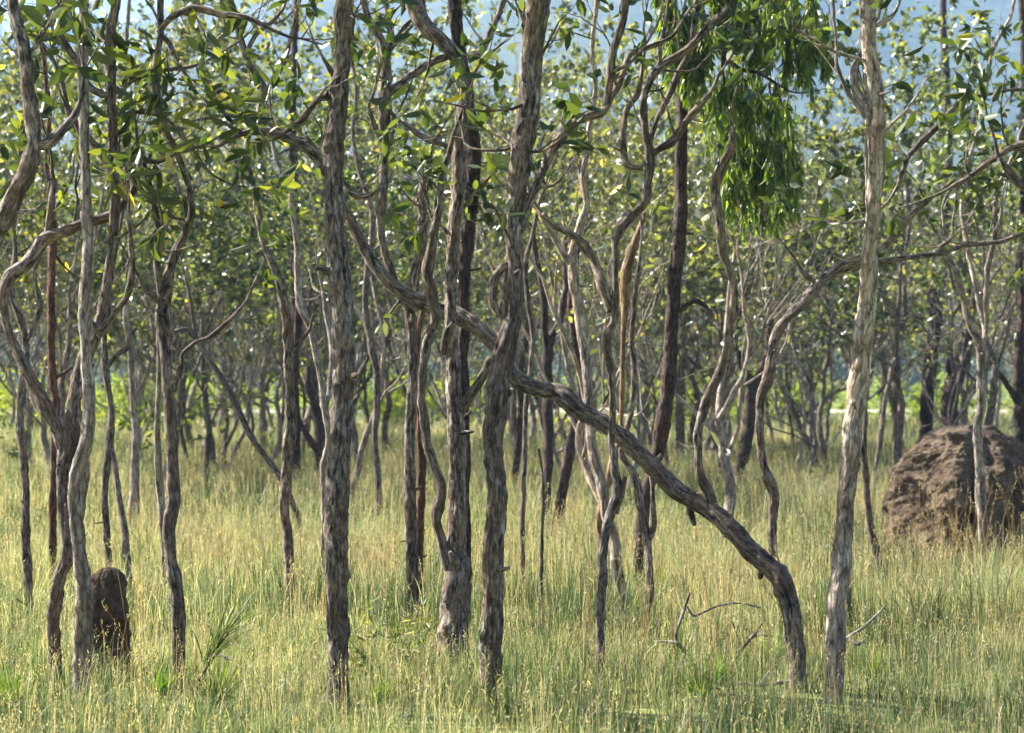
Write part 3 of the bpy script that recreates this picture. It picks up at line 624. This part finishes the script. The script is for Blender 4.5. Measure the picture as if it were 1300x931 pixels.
for k in range(330):
    y = 210 + 420 * g.random() ** 1.2; x = g.uniform(-.34, .34) * y; z = float(hill(x, y)) if y > 330 else 0
    items.append((x, y, z + g.uniform(.3, 3), g.uniform(3, 6), g.uniform(3.2, 6.5)))
blobs('distant_wood', LD, items, 380, .75, 6, 'dark green wood at the foot of the blue hill')

# ------------------------------------------------------------------ ground, road, hill
def ground_mat():
    m, ns, ls = mat('ground_grass_soil')
    tc = nd(ns, 'ShaderNodeTexCoord')
    n1 = nd(ns, 'ShaderNodeTexNoise', Scale=.35, Detail=6.0, Roughness=.6); ls.new(tc.outputs['Object'], n1.inputs['Vector'])
    n2 = nd(ns, 'ShaderNodeTexNoise', Scale=14.0, Detail=5.0, Roughness=.7); ls.new(tc.outputs['Object'], n2.inputs['Vector'])
    r1 = ramp(ns, [(.35, (.16, .19, .05)), (.55, (.26, .28, .08)), (.7, (.30, .27, .12))]); ls.new(n1.outputs['Fac'], r1.inputs[0])
    r2 = ramp(ns, [(.35, (.45, .4, .33)), (.6, (1.15, 1.15, 1.1))]); ls.new(n2.outputs['Fac'], r2.inputs[0])
    col = mixc(ns, ls, 1.0, r1.outputs['Color'], r2.outputs['Color'], 'MULTIPLY')
    p = nd(ns, 'ShaderNodeBsdfPrincipled', Roughness=.95); ls.new(col, p.inputs['Base Color'])
    bp = nd(ns, 'ShaderNodeBump', Strength=.8, Distance=.05); ls.new(n2.outputs['Fac'], bp.inputs['Height']); ls.new(bp.outputs[0], p.inputs['Normal'])
    o = ns.new('ShaderNodeOutputMaterial'); ls.new(p.outputs[0], o.inputs['Surface']); return m
def hill_mat():
    m, ns, ls = mat('hill_forest')
    tc = nd(ns, 'ShaderNodeTexCoord')
    n1 = nd(ns, 'ShaderNodeTexNoise', Scale=.012, Detail=8.0, Roughness=.7); ls.new(tc.outputs['Object'], n1.inputs['Vector'])
    n2 = nd(ns, 'ShaderNodeTexVoronoi', Scale=.09); ls.new(tc.outputs['Object'], n2.inputs['Vector'])
    r1 = ramp(ns, [(.35, (.03, .055, .022)), (.65, (.085, .10, .04))]); ls.new(n1.outputs['Fac'], r1.inputs[0])
    r2 = ramp(ns, [(0, (1.3, 1.3, 1.2)), (.8, (.5, .5, .5))]); ls.new(n2.outputs['Distance'], r2.inputs[0])
    col = mixc(ns, ls, 1.0, r1.outputs['Color'], r2.outputs['Color'], 'MULTIPLY')
    p = nd(ns, 'ShaderNodeBsdfPrincipled', Roughness=.95); ls.new(col, p.inputs['Base Color'])
    bp = nd(ns, 'ShaderNodeBump', Strength=1.0, Distance=6.0); ls.new(n1.outputs['Fac'], bp.inputs['Height']); ls.new(bp.outputs[0], p.inputs['Normal'])
    o = ns.new('ShaderNodeOutputMaterial'); ls.new(p.outputs[0], o.inputs['Surface']); return m
def grid(xs, ys, zf):
    X, Y = np.meshgrid(xs, ys); Z = zf(X, Y); v = np.stack([X, Y, Z], -1).reshape(-1, 3)
    nx, ny = len(xs), len(ys); i = np.arange(ny - 1)[:, None] * nx + np.arange(nx - 1)[None]
    return v, np.stack([i, i + 1, i + 1 + nx, i + nx], -1).reshape(-1, 4)
xs = np.unique(np.concatenate([np.linspace(-1600, -40, 24), np.linspace(-40, 40, 161), np.linspace(40, 1600, 24)]))
ys = np.unique(np.concatenate([np.linspace(-60, 0, 12), np.linspace(0, 60, 121), np.linspace(60, 1800, 50)]))
v, f = grid(xs, ys, lambda X, Y: ground_z(X, Y) * (np.abs(Y) < 70) * (np.abs(X) < 45))
mb = MB(); mb.add(v, f); tag(mb.build('ground', ground_mat()), kind='structure', label='grassy woodland ground')
v, f = grid(np.linspace(-1500, 1500, 150), np.linspace(325, 1780, 90), lambda X, Y: hill(X, Y) - .5 + np.where(Y > 330, .0, -1) - np.clip(Y - 1700, 0, 400) * .5)
mb = MB(); mb.add(v, f); tag(mb.build('hill', hill_mat()), kind='structure', label='blue forested hill behind the trees')
m, ns, ls = mat('road_gravel'); n1 = nd(ns, 'ShaderNodeTexNoise', Scale=3.0, Detail=4.0); r = ramp(ns, [(.3, (.42, .37, .31)), (.7, (.55, .5, .44))]); ls.new(n1.outputs['Fac'], r.inputs[0])
p = nd(ns, 'ShaderNodeBsdfPrincipled', Roughness=.9); ls.new(r.outputs[0], p.inputs['Base Color']); o = ns.new('ShaderNodeOutputMaterial'); ls.new(p.outputs[0], o.inputs['Surface'])
v, f = grid(np.linspace(-400, 400, 80), np.linspace(-4.0, 4.0, 4), lambda X, Y: .02 + .18 * np.cos(Y / 4.0 * 1.5))
v[:, 1] += 163 + 5 * np.sin(v[:, 0] * .012)
mb = MB(); mb.add(v, f); tag(mb.build('road', m), kind='structure', label='pale gravel road beyond the trees')

# ------------------------------------------------------------------ grass
def make_grass():
    g = np.random.default_rng(21); mb = MB()
    #  near, far, blades per m2, half width, height, blades per clump, margin
    for (a, b, dens, hw, h0, cs, stalk) in ((5.5, 12, 2200, .0017, .215, 26, .05), (12, 20, 1450, .0026, .33, 26, .055), (20, 34, 560, .0045, .40, 20, .06), (34, 60, 190, .009, .45, 14, .06), (60, 110, 42, .022, .46, 8, .05)):
        # equal area over the fan
        wmid = lambda d: 2 * (.268 * d * 1.1 + .8)
        area = (b - a) * (wmid(a) + wmid(b)) / 2; nc = int(area * dens / cs)
        D = g.uniform(a, b, nc * 2); keep = g.random(nc * 2) < wmid(D) / wmid(b); D = D[keep][:nc]; nc = len(D)
        X = g.uniform(-.5, .5, nc) * wmid(D)
        patch = fbm(np.stack([X * .55, D * .4, X * 0], 1), 3)
        patch2 = fbm(np.stack([X * 1.7 + 9, D * 1.3, X * 0 + 3], 1), 2); vig = np.clip(1 + .4 * patch + .45 * patch2, .25, 2.0) * g.uniform(.6, 1.45, nc)
        sprd = .07 + .002 * D
        n = nc * cs; ci = np.repeat(np.arange(nc), cs)
        an = g.uniform(0, 6.283, n); rr = np.abs(g.normal(size=n)) * sprd[ci]
        x = X[ci] + np.cos(an) * rr; y = D[ci] + np.sin(an) * rr; z = ground_z(x, y) - .02
        H = h0 * vig[ci] * g.uniform(.45, 1.25, n)
        lean = g.uniform(.08, 1.05, n) ** 1.2; la = an + g.normal(size=n) * .9
        dx, dy = np.cos(la) * lean, np.sin(la) * lean
        st = g.random(n) < stalk; H = np.where(st, h0 * g.uniform(1.2, 1.95, n), H); lean_s = np.where(st, .35, 1.0); dx *= lean_s; dy *= lean_s
        w = hw * g.uniform(.6, 1.5, n) * np.where(st, .55, 1); fa = g.uniform(0, 3.14, n); sx, sy = np.cos(fa) * w, np.sin(fa) * w
        tone = np.clip(.41 + .34 * patch[ci] - .3 * patch2[ci] + g.normal(size=nc)[ci] * .13 + g.normal(size=n) * .16, 0, .9); tone = np.where(st, g.uniform(.78, 1, n), tone)
        tone = np.where((g.random(n) < .07), g.uniform(.85, 1, n), tone)
        P0 = np.stack([x, y, z], 1); S = np.stack([sx, sy, sx * 0], 1)
        P1 = P0 + np.stack([dx * H * .22, dy * H * .22, H * .55], 1); P2 = P0 + np.stack([dx * H * .75, dy * H * .75, H * (1 - lean * lean_s * .35)], 1)
        Pm = P0 * .0 + P1 * .45 + P2 * .55 + np.stack([dx * 0, dy * 0, H * .05], 1)
        v = np.stack([P0 - S, P0 + S, P1 - S * .9, P1 + S * .9, Pm - S * .6, Pm + S * .6, P2], 1).reshape(-1, 3)
        k = np.arange(n)[:, None] * 7
        t = np.array([[0, 1, 3], [0, 3, 2], [2, 3, 5], [2, 5, 4], [4, 5, 6]])
        mb.add(v, (k[:, None, :] + t[None]).reshape(-1, 3), np.repeat(tone, 7))
        # seed heads on stalks
        si = np.where(st)[0]
        if len(si) and a < 34:
            m = 5; P = np.repeat(P2[si], m, 0) - np.stack([np.zeros(len(si) * m)] * 2 + [np.tile(np.arange(m), len(si)) * .016], 1)
            dv = g.normal(size=(len(si) * m, 3)) * .6 + np.array([0, 0, 1]); leaves(mb, P, dv, .020 + .0005 * a, .0025 + hw * .8, seed=int(a * 10), fmin=.8)
    # tall orange-brown stalks by the big mound and by the small one
    for (xa, xb, ya, yb, num) in ((1180, 1330, 745, 800, 75), (1120, 1200, 735, 770, 25), (150, 180, 850, 880, 8), (1000, 1040, 850, 885, 10), (720, 980, 840, 900, 40)):
        for q in range(num):
            px = g.uniform(xa, xb); D = depth_of(g.uniform(ya, yb)); p = W(px, 500, D); p[2] = 0
            H = g.uniform(.5, 1.0) * (.75 if D < 13 else 1); l = g.normal(size=2) * .14
            t = np.linspace(0, 1, 6)[:, None]; P = p + np.hstack([l[0] * t ** 2 * H * 1.3, l[1] * t ** 2 * H, t * H])
            tube(mb, P, np.linspace(.0028, .0013, 6), 3, close=False); mb.a[-1] = np.full(18, g.uniform(.87, .97))
            m = 9; i = g.uniform(.9, 1.02, m); PP = P[0] + (P[-1] - P[0]) * i[:, None] ; PP[:, :2] = P[-1, :2] + (P[-1] - P[-2])[:2] * (i[:, None] - 1) * 3
            leaves(mb, PP, g.normal(size=(m, 3)) * .7 + np.array([l[0], l[1], .9]), .030, .0035, seed=q, fmin=.85)
    o = mb.build('grass', GR); tag(o, 'long yellow green woodland grass with straw seed heads', 'grass', kind='stuff')
make_grass()

# ------------------------------------------------------------------ termite mounds
def mound_mat(name, a, b, c):
    m, ns, ls = mat(name); tc = nd(ns, 'ShaderNodeTexCoord')
    n1 = nd(ns, 'ShaderNodeTexNoise', Scale=5.0, Detail=8.0, Roughness=.7); ls.new(tc.outputs['Object'], n1.inputs['Vector'])
    n2 = nd(ns, 'ShaderNodeTexNoise', Scale=32.0, Detail=6.0, Roughness=.75); ls.new(tc.outputs['Object'], n2.inputs['Vector'])
    r1 = ramp(ns, [(.35, a), (.5, b), (.68, c)]); ls.new(n1.outputs['Fac'], r1.inputs[0])
    r2 = ramp(ns, [(.35, (.55, .53, .5)), (.65, (1.25, 1.25, 1.25))]); ls.new(n2.outputs['Fac'], r2.inputs[0])
    p = nd(ns, 'ShaderNodeBsdfPrincipled', Roughness=.95); ls.new(mixc(ns, ls, 1, r1.outputs['Color'], r2.outputs['Color'], 'MULTIPLY'), p.inputs['Base Color'])
    p.inputs['Specular IOR Level'].default_value = .1
    bp = nd(ns, 'ShaderNodeBump', Strength=1.0, Distance=.06); ls.new(n2.outputs['Fac'], bp.inputs['Height']); ls.new(bp.outputs[0], p.inputs['Normal'])
    o = ns.new('ShaderNodeOutputMaterial'); ls.new(p.outputs[0], o.inputs['Surface']); return m
def mound(name, loc, prof, rx, ry, lobes, seed, m, amp, label, shear=(0, 0)):
    """prof(t) -> (radius 0..1, height) for t 0 (ground) .. 1 (top)"""
    nt, nh = 420, 240; th = np.linspace(0, 2 * np.pi, nt, endpoint=False); t = np.linspace(0, 1, nh)
    R, Z = prof(t); T, HH = np.meshgrid(th, t); RR = np.repeat(R[:, None], nt, 1); ZZ = np.repeat(Z[:, None], nt, 1)
    base = np.stack([np.cos(T) * RR * rx, np.sin(T) * RR * ry, ZZ], -1).reshape(-1, 3)
    sc = 1 / max(rx, .1)
    lob = np.abs(vnoise(np.stack([np.cos(T).ravel() * lobes, np.sin(T).ravel() * lobes, (ZZ * .42 * sc).ravel() + seed], 1)))
    lob = np.clip(lob * 1.9, 0, 1) ** .6
    fine = fbm(base * sc * 2.6 + seed, 5); knob = np.maximum(0, vnoise(base * sc * 4 + seed * 2)) ** 1.3 + .16 * fbm(base * sc * 13, 4)
    N = np.stack([np.cos(T) , np.sin(T), .5 * (HH ** 3)], -1).reshape(-1, 3)
    k = (RR.ravel() ** .6) + .15
    v = base + N * (amp * rx * (-.9 * (1 - lob) + .42 * fine + .55 * knob) * k)[:, None]
    v[:, 0] += shear[0] * v[:, 2]; v[:, 1] += shear[1] * v[:, 2]
    i = np.arange(nh - 1)[:, None] * nt; j = np.arange(nt)[None]; kk = (j + 1) % nt
    f = np.stack([i + j, i + kk, i + nt + kk, i + nt + j], -1).reshape(-1, 4)
    mb = MB(); mb.add(v, f); o = mb.build(name, m); o.location = loc; tag(o, label, 'termite mound'); return o
def dome(H, flat):
    def f(t):
        a = t * math.pi / 2; return np.cos(a) ** flat, H * np.sin(a) ** .92 - .06
    return f
D = depth_of(728) + .75; p = W(1236, 500, D)
mound('termite_mound', (p[0], p[1], 0), dome(1.36, .80), .84, .74, 2.2, 3.1, mound_mat('mound_earth_tan', (.09, .064, .045), (.19, .14, .098), (.31, .24, .175)), .24, 'huge lumpy brown rounded termite mound at the right edge in the grass')
D = depth_of(862) + .1; p = W(131, 500, D)
def cone(H):
    def f(t):
        a = np.clip((t - .70) / .30, 0, 1) * math.pi / 2
        return (1 - .40 * np.clip(t / .7, 0, 1)) * np.cos(a) , H * (np.clip(t / .7, 0, 1) * .86 + .14 * np.sin(a)) - .04
    return f
mound('termite_mound', (p[0], p[1], 0), cone(.66), .185, .15, 1.6, 8.4, mound_mat('mound_earth_dark', (.07, .05, .035), (.14, .10, .068), (.22, .165, .115)), .13, 'small dark upright termite mound at lower left behind the whitish stem', shear=(.06, 0))

# ------------------------------------------------------------------ ground plants and fallen wood
def spiky(name, label, px, by, n, L, w, spread, seed, lean=(0, 0), m=SG, stem=0.0, cat='plant'):
    g = np.random.default_rng(seed); D = depth_of(by); b = W(px, by, D); b[2] = 0
    root = empty(name, tuple(b), label, cat); mb = MB(); top = b + np.array([lean[0] * stem, lean[1] * stem, stem])
    for k in range(n):
        a = g.uniform(0, 6.283); e = g.uniform(.15, 1) * spread; d = np.array([math.cos(a) * e + lean[0], math.sin(a) * e + lean[1], 1.0]); d = unit(d)
        l = L * g.uniform(.5, 1.15); t = np.linspace(0, 1, 8)[:, None]
        s0 = b + (top - b) * (g.uniform(.45, 1) if stem else 0) + g.normal(size=3) * .012
        P = s0 + d * t * l + np.array([0, 0, -1]) * (t ** 2.2) * l * .38 * e
        side = unit(np.cross(d, g.normal(size=3))); ww = w * g.uniform(.7, 1.3) * (1 - t ** 1.6 * .97)
        v = np.stack([P - side * ww, P + side * ww], 1).reshape(-1, 3); i = np.arange(7)[:, None] * 2
        mb.add(v, i + np.array([[0, 1, 3, 2]]), g.uniform(0, 1))
    mb.build('leaves', m, root, b)
    if stem:
        sm = MB(); tube(sm, np.linspace(b - [0, 0, .04], top, 8), np.linspace(.012, .006, 8), 8, bark=.6); sm.build('stem', BK['grey'], root, b)
    return root
spiky('sedge_plant', 'arching fine leaved sedge beside the foot of the grey kinked trunk', 242, 880, 95, .36, .0032, .9, 1, (.55, 0), SG, .34)
spiky('grass_tuft', 'dark spiky tuft between bluish stem and curved trunk foot', 915, 872, 60, .26, .005, .9, 2, m=LW)
spiky('strap_plant', 'small pale strap leaved seedling left of the widest trunk foot', 366, 868, 16, .17, .011, .8, 3)
spiky('grass_tuft', 'dark grassy tuft at the foot of the sedge plant', 205, 885, 60, .24, .004, 1.0, 14, m=LW)
tf = None; gt = np.random.default_rng(88)
for k in range(20):
    px = gt.uniform(10, 1290); by = gt.uniform(690, 925) if k > 5 else gt.uniform(850, 925); D = depth_of(by); p = W(px, by, D)
    if k < 3:
        q = spiky('grass_tuft', 'dark green tussock standing taller than the pale grass round it', px, by, 90, .36, .0032, .75, 60 + k, m=LW, cat='grass tuft'); q['group'] = 'dark tussocks in the pale grass'; tf = (tf or []) + [q]
    else:
        s0 = tf[k % 3]; q = s0.copy(); C.objects.link(q)
        for ch in s0.children: c2 = ch.copy(); C.objects.link(c2); c2.parent = q
        q.location = (p[0], D, 0); q.rotation_euler = (0, 0, gt.uniform(0, 6.28)); z_ = gt.uniform(.55, 1.0) * (1 if D < 12 else 1.3); q.scale = (z_, z_, z_)
def bush(name, label, px, by, w, h, n, L, Wl, seed, m=LF):
    g = np.random.default_rng(seed); D = depth_of(by); b = W(px, by, D); b[2] = 0; root = empty(name, tuple(b), label, 'shrub')
    gr = Grower(seed, L, Wl, .25, .05)
    for k in range(n):
        a = g.uniform(0, 6.28); gr.limb(b.copy(), np.array([math.cos(a) * w, math.sin(a) * w, g.uniform(.4, 1)]), h * g.uniform(.6, 1.1), .004, 1, 2, 3, 8, 4)
    gr.mb.build('stem', BK['grey'], root, b); lm = MB(); gr.leafmesh(lm, .3); lm.build('leaves', m, root, b)
bush('low_shrub', 'low bright leafy shrub right of the widest trunk foot', 482, 872, .9, .30, 16, .07, .013, 31, SG)
bush('low_shrub', 'low leafy shrub in grass at the broad based trunk foot', 548, 884, .9, .18, 8, .06, .015, 32, SG)
bush('low_shrub', 'tiny yellow green sapling low at the left edge', 8, 640, .7, 1.2, 7, .11, .05, 33)
bush('low_shrub', 'leafy yellow green shoots low on the white footed stem', 163, 655, .5, 1.5, 6, .12, .05, 34)
def fallen(label, by, paths, kind='dead', bend=0.0):
    D0 = depth_of(by); b = W(paths[0][0][0], by, D0); b[2] = 0; root = empty('fallen_branch', tuple(b), label, 'branch')
    g = np.random.default_rng(int(by * 3 + paths[0][0][0]))
    for i, pa in enumerate(paths):
        A = [[*W(x, y, D0 + g.normal() * .03), w * .5 * D0 / F] for x, y, w in pa]; s = catmull(A, 4 * D0 / F)
        mb = MB(); tube(mb, s[:, :3], s[:, 3], 9, bark=.9, bseed=g.uniform(0, 9)); mb.build('stick' if i == 0 else 'side_twig', BK[kind], root, b)
fallen('grey dead forked twig standing in the grass right of the bluish stem', 862, [[(863,866,6),(866,843,5),(868,828,5),(860,817,5),(848,815,4),(833,815,3)],[(859,816,5),(858,805,4),(865,785,4),(870,770,4),(876,753,3)],[(872,770,3),(880,782,3),(892,778,3),(913,769,3),(938,766,2),(966,772,2)]])
fallen('pale dead stick slanting up left of the curved trunk foot', 866, [[(922,868,5),(933,838,5),(951,813,4),(962,800,3),(970,787,3)],[(951,813,3),(962,806,3),(975,808,2)],[(940,828,3),(935,805,2),(930,790,2)]])
fallen('thin dead twig pointing up right from the pale trunk foot', 858, [[(1060,858,4),(1072,815,4),(1096,797,4),(1125,769,2)],[(1078,812,5),(1090,818,5),(1098,812,3)]])
fallen('bleached log lying on the far grass left of the pale trunk', 585, [[(985,572,6),(1001,568,6),(1025,560,5),(1045,572,6),(1070,578,6)],[(1012,545,4),(1023,553,4),(1036,566,4)],[(1045,572,4),(1058,560,3),(1066,548,3)]])
fallen('bleached stick lying flat at the curved trunk foot', 880, [[(905,874,5),(935,868,5),(965,870,5),(995,866,6),(1004,862,4)],[(965,869,3),(975,855,3),(985,845,2)]])
# pale curl of bark by the kinked trunk
D = depth_of(862); b = W(285, 850, D); mb = MB()
t = np.linspace(0, 1, 10); ph = np.linspace(-1.2, 1.2, 9)
v = np.array([[b[0] + (u - .5) * .10, b[1] + math.sin(q) * .02, .11 + math.cos(q) * .02 + .01 * math.sin(u * 6)] for u in t for q in ph] + [[b[0] + (u - .5) * .10, b[1] + math.sin(q) * .017, .11 + math.cos(q) * .017 + .01 * math.sin(u * 6)] for u in t for q in ph])
i = (np.arange(9)[:, None] * 9 + np.arange(8)[None]).ravel()
f = np.stack([i, i + 1, i + 10, i + 9], 1); mb.add(v, np.vstack([f, f[:, ::-1] + 90]))
tag(mb.build('bark_curl', BK['pale']), 'whitish curl of fallen bark in grass right of the sedge plant', 'bark')

# ------------------------------------------------------------------ air
HZ = dict(x=1700, y0=-120, y1=1850, z0=-2.0, z1=560)
me = bpy.data.meshes.new('haze')
X, y0, y1, z0, z1 = HZ['x'], HZ['y0'], HZ['y1'], HZ['z0'], HZ['z1']
z0 = -120.0
me.from_pydata([(-X, y0, z0), (X, y0, z0), (X, y1, z0), (-X, y1, z0), (-X, y0, z1), (X, y0, z1), (X, y1, z1), (-X, y1, z1)], [],
               [(0, 3, 2, 1), (4, 5, 6, 7), (0, 1, 5, 4), (1, 2, 6, 5), (2, 3, 7, 6), (3, 0, 4, 7)])
hz = bpy.data.objects.new('haze', me); C.objects.link(hz)
m, ns, ls = mat('haze_air'); pv = ns.new('ShaderNodeVolumePrincipled'); pv.inputs['Color'].default_value = (.30, .56, 1.0, 1); pv.inputs['Density'].default_value = .00048; pv.inputs['Anisotropy'].default_value = .1
o = ns.new('ShaderNodeOutputMaterial'); ls.new(pv.outputs[0], o.inputs['Volume']); me.materials.append(m)
tag(hz, 'thin blue haze over the distant hill', 'haze', kind='stuff')

# ------------------------------------------------------------------ light, sky, camera
sc = bpy.context.scene
w = bpy.data.worlds.new('World'); sc.world = w; w.use_nodes = True; nt = w.node_tree; nt.nodes.clear()
sky = nt.nodes.new('ShaderNodeTexSky'); sky.sky_type = 'NISHITA'; sky.sun_disc = False
sky.sun_elevation = math.radians(SUN_EL); sky.sun_rotation = math.radians(SUN_AZ % 360); sky.dust_density = 3.0; sky.air_density = 1.0
bg = nt.nodes.new('ShaderNodeBackground'); bg.inputs[1].default_value = .05; wo = nt.nodes.new('ShaderNodeOutputWorld')
nt.links.new(sky.outputs[0], bg.inputs[0]); nt.links.new(bg.outputs[0], wo.inputs[0])
sd = bpy.data.lights.new('sun', 'SUN'); sd.energy = 5.0; sd.angle = math.radians(.5); sd.color = (1, .95, .86)
so = bpy.data.objects.new('sun', sd); C.objects.link(so)
az, el = math.radians(SUN_AZ), math.radians(SUN_EL)
d = Vector((math.sin(az) * math.cos(el), math.cos(az) * math.cos(el), math.sin(el))); so.rotation_euler = d.to_track_quat('Z', 'Y').to_euler(); so.location = d * 30
cd = bpy.data.cameras.new('camera'); cd.sensor_width = 36; cd.lens = F / 1300 * 36; cd.clip_end = 6000; cd.clip_start = .1
cd.dof.use_dof = True; cd.dof.focus_distance = 10.8; cd.dof.aperture_fstop = 3.6
co = bpy.data.objects.new('camera', cd); C.objects.link(co); co.location = (0, 0, EYE); co.rotation_euler = (math.pi / 2 + PITCH, 0, 0); sc.camera = co
sc.view_settings.view_transform = 'Standard'; sc.view_settings.look = 'None'; sc.view_settings.gamma = 1; sc.view_settings.exposure = 2.4; sc.view_settings.use_curve_mapping = False
sc.cycles.use_adaptive_sampling = True; sc.cycles.adaptive_threshold = .025; sc.cycles.max_bounces = 3; sc.cycles.diffuse_bounces = 2; sc.cycles.glossy_bounces = 1; sc.cycles.transmission_bounces = 2; sc.cycles.transparent_max_bounces = 4; sc.cycles.volume_bounces = 0
